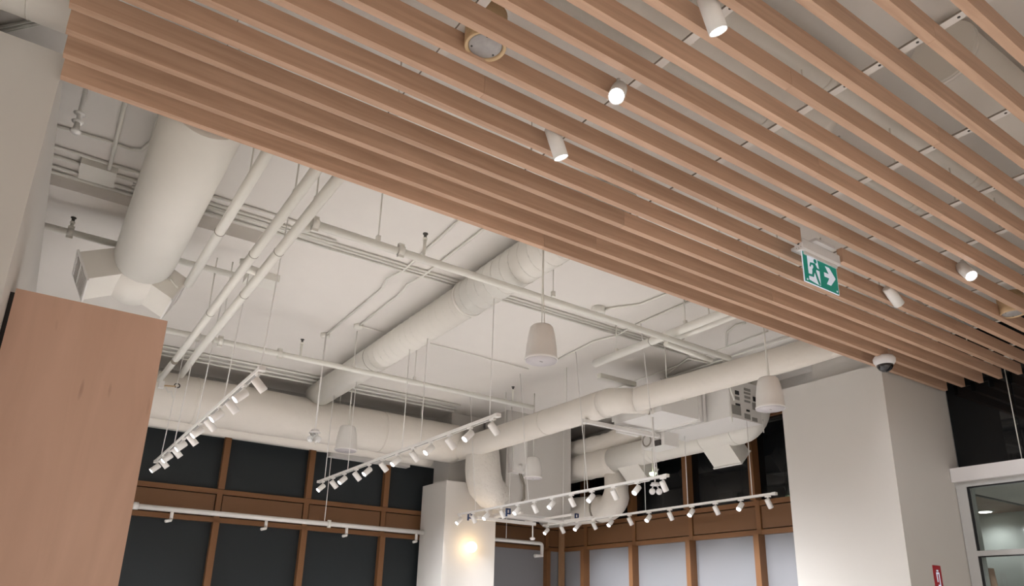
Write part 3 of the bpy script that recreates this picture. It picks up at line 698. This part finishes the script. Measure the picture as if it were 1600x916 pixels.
q = [at(u, v, 'z', zc) for u, v in ((1040, 586), (1075, 560), (1100, 566), (1125, 572))]
conduit(q, 'bundle of cables above the wrapped branch duct', 0.012)
q = [at(u, v, 'z', zc) for u, v in ((1135, 540), (1136, 520), (1150, 508), (1165, 505))]
conduit(q, 'curved conduit stub above the right pendant speaker', 0.010)
for i, v in enumerate((545, 556)):
    a = at(1180, v, 'z', ZC - 0.03); conduit([(a.x, 2.95, ZC - 0.03), (a.x, 5.6, ZC - 0.03)], '%s of two straight conduits above the right pendant speaker' % ('left', 'right')[i])
# far wall ceiling conduits
for i, y in enumerate((8.02, 8.10, 8.18)):
    conduit([(0.4, y, ZC - 0.02 - 0.02 * i), (4.5, y, ZC - 0.02 - 0.02 * i)], '%s conduit above the far wrapped trunk duct' % ('nearest', 'middle', 'farthest')[i], 0.013)
# left corner
q = [at(u, v, 'z', zc) for u, v in ((60, 190), (90, 198), (175, 223), (203, 234), (222, 234), (236, 222), (246, 190), (254, 165))]
conduit(q, 'conduit making a round bend in the left ceiling corner')
q = [at(u, v, 'z', zc - 0.02) for u, v in ((196, 158), (186, 200), (170, 266))]
conduit(q, 'straight conduit crossing the bent conduit in the left corner', 0.012)
for i, v in enumerate((231, 246, 262, 271)):
    a = at(90, v, 'z', zc); conduit([(-1.5, a.y, zc), (0.30, a.y, zc)], '%s conduit of the bundle at the left ceiling' % ORD[i], 0.010 + 0.003 * (i % 2))
for i, v in enumerate((306, 318, 326, 334)):
    a = at(330, v, 'z', zc); conduit([(0.5, a.y, zc), (1.55, a.y, zc)], '%s cable between the wide duct and the three pipes' % ORD[i], 0.010)
for i, (v0, v1) in enumerate(((41, 27), (46, 32), (50, 35))):
    a = at(-40, v0 + 10, 'z', zc); b = at(75, v1, 'z', zc)
    conduit([a, b, b + (b - a) * 0.6], '%s of three thin conduits in the gap of the top left corner' % ('upper', 'middle', 'lower')[i], 0.007)
p = at(152, 275, 'z', ZC - 0.05)
tag(MB().box((p.x - 0.10, p.y - 0.10, ZC - 0.05), (p.x + 0.10, p.y + 0.10, ZC)).build('ceiling_box', 'pipe'), 'flat painted box on the left ceiling conduits', 'junction box')
p = at(408, 440, 'z', ZC - 0.05)
tag(MB().box((p.x - 0.12, p.y - 0.10, ZC - 0.06), (p.x + 0.12, p.y + 0.10, ZC)).build('ceiling_box', 'pipe'), 'flat painted box behind the rightmost of the three pipes', 'junction box')
struct('trim_2', MB().box((-1.7, 4.97, ZC - 0.10), (1.12, 5.14, ZC)), 'ceiling', 'shallow painted ceiling beam')
q = at(935, 590, 'z', 2.42)
tag(MB().box((4.75, 5.52, 2.38), (5.25, 5.58, 2.43)).build('strut_channel', 'pipe'), 'dark strut channel hanging above the wrapped branch duct', 'strut')

# pendant sprinkler in the left corner
p = at(118, 205, 'y', 3.9)
t = thing('pendant_sprinkler', p, 'white hanging sprinkler rod with collars in the left corner', 'sprinkler')
MB().cyl(p + V(0, 0, 0.06), (p.x, p.y, ZC), 0.011, 10).build('drop_pipe', 'white', t)
for h in (0.05, 0.10): MB().lathe(p + V(0, 0, h), [(0, 0), (0.017, 0), (0.030, 0.006), (0.017, 0.014), (0, 0.014)], 12).build('collar', 'white', t)
MB().lathe(p, [(0, -0.012), (0.022, -0.010), (0.028, 0.0), (0.016, 0.012), (0.012, 0.05), (0, 0.05)], 12).build('sprinkler_head', 'white', t)

# ------------------------------------------------------------------ pendant speakers
def speaker(x, y, zb, label, s=0.109):
    t = thing('pendant_speaker', (x, y, zb), label, 'speaker', 'white pendant speakers')
    k = s / 0.104
    MB().lathe((x, y, zb), [(0, 0.012), (s * 0.94, 0.012), (s, 0.006), (s * 1.02, 0.02), (s * 0.97, 0.032), (s * 0.93, 0.10 * k), (s * 0.82, 0.18 * k), (s * 0.70, 0.232 * k), (s * 0.60, 0.243 * k), (0, 0.246 * k)], 32).build('shell', 'white', t)
    MB().lathe((x, y, zb), [(0, 0.003), (s * 0.93, 0.003), (s * 0.95, 0.012), (0, 0.012)], 32).build('grille', 'grille', t)
    MB().box((x - 0.010, y - 0.004, zb + 0.001), (x + 0.010, y + 0.004, zb + 0.004)).build('logo_plate', 'grey', t)
    MB().cyl((x, y, zb + 0.24 * k), (x, y, ZC), 0.0035, 6).build('suspension_cable', 'pipe', t)
    MB().tube([(x + 0.022, y, zb + 0.24 * k), (x + 0.016, y, zb + 0.34), (x + 0.006, y, zb + 0.50), (x + 0.006, y, ZC)], 0.004, 6).build('audio_cable', 'pipe', t)
speaker(2.425, 3.36, 1.45, 'largest pendant speaker, hanging in the middle in front of the ceiling', 0.099)
speaker(2.90, 7.72, 1.695, 'pendant speaker in front of the wrapped trunk on the far wall', 0.123)
speaker(4.61, 3.39, 1.545, 'pendant speaker just left of the right white pier')
speaker(4.97, 7.02, 1.545, 'smallest pendant speaker, in front of the concrete wall')

# ------------------------------------------------------------------ emergency lamps, detectors, small electrical items
def twin_lamp(p, ztop, label, wrap=False):
    t = thing('emergency_lamp', p, label, 'emergency lamp')
    m = 'clear' if wrap else 'whiter'
    MB().cyl(p + V(0, 0, 0.075), (p.x, p.y, ztop), 0.008, 8).build('drop_rod', 'white', t)
    MB().lathe(p, [(0, 0.055), (0.045, 0.055), (0.052, 0.062), (0.040, 0.072), (0.036, 0.085), (0, 0.085)], 16).build('mount', 'whiter', t)
    dv = V(0.83, -0.56, 0)
    for sg in (-1, 1):
        c = p + dv * 0.034 * sg
        f = V(-0.35, -0.85, -0.35).normalized()
        b = MB().lathe(c, [(0, -0.020), (0.016, -0.018), (0.030, 0.0), (0.032, 0.014), (0.028, 0.018), (0, 0.018)], 16, f).build('lamp_head', m, t)
        MB().cyl(c + V(0, 0, 0.02), p + dv * 0.016 * sg + V(0, 0, 0.06), 0.007, 6).build('swivel', m, b)
    if wrap:
        rnd = random.Random(5); w = MB()
        for k in range(14):
            c = p + V(rnd.uniform(-.04, .04), rnd.uniform(-.04, .04), rnd.uniform(-.03, .06)); a = V(rnd.uniform(-1, 1), rnd.uniform(-1, 1), rnd.uniform(-1, 1)).normalized(); x, y, d = basis(a)
            w.poly([c - x * .022 - y * .012, c + x * .02 - y * .015, c + x * .012 + y * .018, c - x * .016 + y * .014], d * 0.002)
        w.build('crumpled_wrap', 'clear', t)
pe1 = at(491, 686, 'y', 6.62); twin_lamp(pe1, ZC, 'hanging emergency lamp wrapped in crumpled plastic', True)
pe2 = at(1024, 768, 'y', 5.2); twin_lamp(pe2, 1.957, 'twin-head emergency lamp hanging below the near end of the third track')
# bracket with wires at the end of the middle pipe
p = at(256, 603, 'y', 7.9)
t = thing('bracket_light', p, 'small metal bracket with loose wires at the end of a white pipe', 'bracket')
MB().box((p.x - 0.05, p.y - 0.03, p.z - 0.03), (p.x + 0.0, p.y + 0.03, p.z + 0.04)).build('base', 'white', t)
MB().bar(p + V(-0.01, 0, 0), p + V(0.11, -0.02, 0.01), 0.02, 0.012).build('arm', 'ply', t)
MB().tube([p + V(0.12, -0.02, 0.02) + V(0.026 * math.cos(a), 0, 0.022 * math.sin(a)) for a in [2 * math.pi * k / 12 for k in range(13)]], 0.006, 6).build('ring', 'dark', t)
MB().tube([p + V(0.02, 0, -0.01), p + V(0.05, 0, -0.06), p + V(0.08, 0, -0.04), p + V(0.10, 0, -0.11)], 0.004, 5).build('loose_wire', 'clear', t)
# lit pendant lamp under the duct
p = at(1020, 741, 'y', 5.75)
t = thing('pendant_lamp', p, 'small glowing greenish pendant lamp in front of the night window', 'pendant lamp')
MB().lathe(p, [(0, -0.016), (0.030, -0.016), (0.038, 0.004), (0.036, 0.016), (0.012, 0.022), (0, 0.022)], 16).build('glowing_shade', 'lamp', t)
MB().cyl(p + V(0, 0, 0.02), (p.x, p.y, 1.83), 0.004, 6).build('cord', 'pipe', t)
# detector on a drop
p = at(832, 843, 'y', 8.0)
t = thing('smoke_detector', p, 'white dome detector on a short drop before the brown far wall', 'detector')
MB().lathe(p, [(0, -0.014), (0.02, -0.012), (0.034, 0.0), (0.036, 0.016), (0.012, 0.028), (0, 0.028)], 18).build('detector_dome', 'whiter', t)
MB().cyl(p + V(0, 0, 0.026), p + V(0, 0, 0.20), 0.008, 8).build('drop_rod', 'white', t)
# suspended strut frame
zf = p.z + 0.20
t = thing('suspended_rack', (p.x - 0.4, p.y, zf), 'white suspended strut frame under the concrete wall', 'strut frame')
MB().box((p.x - 0.86, p.y - 0.02, zf - 0.02), (p.x + 0.04, p.y + 0.02, zf + 0.02)).build('strut', 'white', t)
MB().box((p.x - 0.72, p.y - 0.34, zf + 0.0), (p.x + 0.55, p.y - 0.31, zf + 0.03)).build('strut', 'white', t)
MB().box((p.x - 0.06, p.y - 0.9, zf + 0.02), (p.x - 0.03, p.y + 0.1, zf + 0.045)).build('strut', 'white', t)
MB().box((p.x + 0.26, p.y - 0.9, zf + 0.02), (p.x + 0.29, p.y + 0.02, zf + 0.045)).build('strut', 'white', t)
MB().box((p.x - 0.60, p.y - 0.6, zf + 0.02), (p.x - 0.57, p.y + 0.02, zf + 0.045)).build('strut', 'white', t)
for dx, dy in ((-0.58, -0.3), (0.275, -0.3)): MB().cyl((p.x + dx, p.y + dy, zf + 0.04), (p.x + dx, p.y + dy, ZC), 0.004, 6).build('hanger_rod', 'white', t)
for (u, v), lb in (((734, 808), 'dark blue clamp at the far end of the third track'), ((794, 801), 'dark blue clamp on the third track below the puckered elbow'), ((901, 808), 'blue clamp above the fourth track')):
    c = at(u, v, 'x', 4.60) if u < 850 else at(u, v, 'y', 7.75)
    b = MB().box((c.x - 0.03, c.y - 0.008, c.z - 0.045), (c.x - 0.014, c.y + 0.008, c.z + 0.045))
    b.box((c.x - 0.03, c.y - 0.008, c.z + 0.030), (c.x + 0.03, c.y + 0.008, c.z + 0.045)); b.box((c.x + 0.016, c.y - 0.008, c.z - 0.02), (c.x + 0.03, c.y + 0.008, c.z + 0.045)); b.box((c.x - 0.014, c.y - 0.008, c.z - 0.02), (c.x + 0.03, c.y + 0.008, c.z - 0.006))
    tag(b.build('track_clamp', 'blue'), lb, 'clamp', 'blue track clamps')
# electrical cabinet on the concrete wall
t = thing('electrical_cabinet', (5.26, 7.80, 1.76), 'narrow white electrical cabinet on the concrete shaft behind the wrapped duct', 'electrical cabinet')
MB().box((5.16, 7.75, 1.76), (5.39, 7.85, 2.33)).build('cabinet_body', 'white', t)
d = MB().box((5.175, 7.738, 1.78), (5.375, 7.75, 2.31)).build('cabinet_door', 'white', t)
MB().lathe((5.27, 7.738, 1.85), [(0, 0), (0.022, 0), (0.022, 0.012), (0, 0.014)], 12, V(0, -1, 0)).build('lock', 'white', d)
for k in range(2):
    MB().tube([(5.30 + 0.03 * k, 7.80, 1.77), (5.33 + 0.03 * k, 7.80, 1.70), (5.39 + .02 * k, 7.82, 1.62), (5.40 + .02 * k, 7.83, 1.45), (5.34, 7.84, 1.36)], 0.009, 6).build('cable', 'seam', t)

# ------------------------------------------------------------------ exit sign
t = thing('exit_sign', (3.55, 2.2, 1.82), 'green running-man exit sign with white arrow hanging from the slats', 'exit sign')
x0, x1, zt, zb, ye = 3.392, 3.712, 2.012, 1.822, 2.196
MB().box((x0, ye, zb), (x1, ye + 0.006, zt)).build('green_panel', 'green', t)
for a, b in (((x0 - .001, ye - .0005, zb - .0015), (x1 + .001, ye + .0065, zb)), ((x0 - .0015, ye - .0005, zb - .0015), (x0, ye + .0065, zt)), ((x1, ye - .0005, zb - .0015), (x1 + .0015, ye + .0065, zt))):
    MB().box(a, b).build('clear_edge', 'exitwhite', t)
hs = MB(); prof = [(-0.016, 0.0), (0.016, 0.0), (0.024, 0.010), (0.024, 0.062), (0.018, 0.072), (-0.018, 0.072), (-0.024, 0.062), (-0.024, 0.010)]
hs.poly([(x0 - 0.018, ye + 0.003 + a, zt - 0.004 + b) for a, b in prof], V(x1 - x0 + 0.036, 0, 0)); hs.build('housing', 'whiter', t)
MB().box((x0 + 0.01, ye - 0.010, zt - 0.022), (x1 - 0.0, ye + 0.016, zt)).build('panel_clamp', 'whiter', t)
ec = MB().poly([(x0 - 0.022, ye + 0.003 + a * 1.06, zt - 0.006 + b * 1.06) for a, b in prof], V(0.005, 0, 0)).build('end_plate', 'whiter', t)
MB().lathe((x0 - 0.022, ye + 0.003, zt + 0.034), [(0, 0), (0.007, 0), (0.007, 0.002), (0, 0.002)], 12, V(-1, 0, 0)).build('test_button', 'black', ec)
for a, b in ((-.014, .014), (.014, .014), (-.016, .058), (.016, .058), (0, .010), (0, .062)):
    MB().lathe((x0 - 0.022, ye + 0.003 + a, zt - 0.004 + b), [(0, 0), (0.0022, 0), (0.0022, 0.001), (0, 0.001)], 6, V(-1, 0, 0)).build('screw_hole', 'dark', ec)
MB().box((3.47, ye - 0.045, zt + 0.068), (3.65, ye + 0.12, zt + 0.085)).build('ceiling_plate', 'whiter', t)
def sg(s, q, d=0.0008): return (x0 + (x1 - x0) * s, ye - d, zt - (zt - zb) * q)
def mark(pts, mat, d, name): MB().poly([sg(s, q, d) for s, q in pts], V(0, d, 0)).build(name, mat, t)
mark([(.13, .10), (.42, .10), (.46, .45), (.46, .95), (.36, .95), (.13, .90)], 'exitwhite', 0.0010, 'door_mark')
mark([(.60, .43), (.745, .43), (.65, .20), (.775, .20), (.94, .50), (.775, .80), (.65, .80), (.745, .57), (.60, .57)], 'exitwhite', 0.0010, 'arrow_mark')
mark([(.355 + .045 * math.cos(a), .195 + .072 * math.sin(a)) for a in [2 * math.pi * k / 14 for k in range(14)]], 'green', 0.0018, 'figure_head')
mark([(.27, .29), (.34, .27), (.385, .36), (.35, .56), (.27, .60), (.235, .54), (.285, .42)], 'green', 0.0018, 'figure_torso')
mark([(.34, .29), (.40, .40), (.50, .42), (.50, .48), (.38, .47), (.33, .38)], 'green', 0.0018, 'figure_arm')
mark([(.30, .28), (.20, .30), (.17, .44), (.205, .45), (.23, .36), (.30, .36)], 'green', 0.0018, 'figure_arm')
mark([(.30, .54), (.36, .54), (.40, .72), (.455, .93), (.40, .95), (.35, .78)], 'green', 0.0018, 'figure_leg')
mark([(.25, .53), (.31, .58), (.27, .76), (.12, .78), (.12, .71), (.225, .69)], 'green', 0.0018, 'figure_leg')
for s in (.07, .94): MB().lathe(Vector(sg(s, .92)), [(0, 0), (0.006, 0), (0.006, 0.002), (0, 0.002)], 10, V(0, -1, 0)).build('rivet', 'exitwhite', t)

# ------------------------------------------------------------------ dome camera
p = at(1382, 566, 'y', slat_y(1) + 0.017)
t = thing('dome_camera', (p.x, p.y, p.z - 0.07), 'white dome security camera hanging below the right end of the slats', 'security camera')
zt_ = p.z
q_ = 1.24
MB().lathe((p.x, p.y, zt_), [(a * q_, b * q_) for a, b in [(0, -0.022), (0.052, -0.022), (0.066, 0.0), (0.068, 0.020), (0.058, 0.036), (0.03, 0.040), (0, 0.040)]], 28).build('housing', 'whiter', t)
MB().lathe((p.x, p.y, zt_), [(a * q_, b * q_) for a, b in [(0.0, -0.068), (0.020, -0.064), (0.037, -0.052), (0.047, -0.036), (0.051, -0.0215), (0, -0.0215)]], 28).build('smoked_dome', 'dome', t)
MB().cyl((p.x, p.y, zt_ + 0.038), (p.x, p.y, ZT), 0.014, 10).build('mounting_stem', 'slat', t)
f = V(-0.8, -0.5, -0.25).normalized()
MB().cyl(V(p.x, p.y, zt_ - 0.032) + f * 0.030, V(p.x, p.y, zt_ - 0.032) + f * 0.046, 0.013, 14).build('camera_lens', 'grey', t)

# ------------------------------------------------------------------ globe lamp on the pier
g = at(737, 855, 'y', 8.08)
t = thing('globe_wall_lamp', (g.x, 8.154, g.z - 0.07), 'round warm globe lamp glowing on the centre pier', 'wall lamp')
MB().lathe(g, [(0.0, -0.068), (0.030, -0.061), (0.052, -0.044), (0.066, -0.018), (0.068, 0.0), (0.066, 0.018), (0.052, 0.044), (0.030, 0.061), (0, 0.068)], 24).build('globe', 'globe', t)
MB().cyl((g.x, 8.154, g.z), (g.x, 8.135, g.z), 0.035, 18).build('wall_plate', 'white', t)
L = bpy.data.lights.new('globe_light', 'POINT'); L.energy = 2.2; L.color = (1.0, 0.68, 0.36); L.shadow_soft_size = 0.07
lo = bpy.data.objects.new('globe_light', L); COL.objects.link(lo); lo.location = Vector((g.x, 8.00, g.z)) + V(0, 0, EYE)

# ------------------------------------------------------------------ fire extinguisher sign
t = thing('extinguisher_sign', (6.23, 3.148, 0.15), 'red fire extinguisher sign on the right white pier', 'sign')
MB().box((6.168, 3.144, 0.14), (6.283, 3.15, 0.477)).build('red_plate', 'red', t)
def fs(x, z): return (6.168 + 0.115 * x, 3.1425, 0.477 - z)
for q in ([(.30, .055), (.66, .055), (.66, .066), (.30, .066)], [(.30, .055), (.42, .055), (.42, .13), (.30, .13)], [(.60, .055), (.70, .055), (.70, .16), (.60, .16)],
          [(.38, .15), (.70, .15), (.70, .16), (.38, .16)], [(.36, .035), (.60, .035), (.60, .048), (.36, .048)]):
    MB().poly([fs(*a) for a in q], V(0, 0.0015, 0)).build('extinguisher_mark', 'exitwhite', t)
MB().poly([fs(.08, .20), fs(.92, .20), fs(.92, .30), fs(.08, .30)], V(0, 0.0015, 0)).build('white_panel', 'exitwhite', t)

# ------------------------------------------------------------------ vestibule details
p = at(1539, 799, 'z', ZV)
t = thing('vestibule_downlight', (p.x, p.y, ZV - 0.02), 'round downlight in the vestibule ceiling seen through the glass door', 'downlight')
MB().lathe((p.x, p.y, ZV - 0.010), [(0, 0.004), (0.06, 0.004), (0.066, 0), (0.085, 0), (0.085, 0.014), (0, 0.014)], 20).build('trim_ring', 'whiter', t)
MB().lathe((p.x, p.y, ZV - 0.014), [(0, 0), (0.06, 0), (0.06, 0.006), (0, 0.006)], 20).build('lens', 'down', t)
spot('vestibule_lamp', (p.x, p.y, ZV - 0.03), (0, 0, -1), 12, 150, 0.8, COOL, 0.06)
spot('vestibule_lamp', (7.6, 1.6, ZV - 0.06), (0, 0, -1), 70, 150, 0.8, COOL, 0.06)
p = at(1545, 905, 'x', 7.0)
tag(MB().tube([p + V(0.0, 0, 0.09), p + V(0, 0, 0.085), p + V(0.02, -0.02, -0.5)], [0.012, 0.05, 0.06], 14).build('rolled_banner', 'panel'), 'rolled brown paper tube behind the lower door glass', 'paper roll')
# thin wire beside the night window above the door
p = at(1572, 590, 'y', 2.62)
tag(MB().cyl((p.x, p.y, p.z + 0.1), (p.x, p.y, 1.33), 0.004, 6).build('hanging_wire', 'pipe'), 'thin pale wire hanging in front of the night window above the door', 'wire')
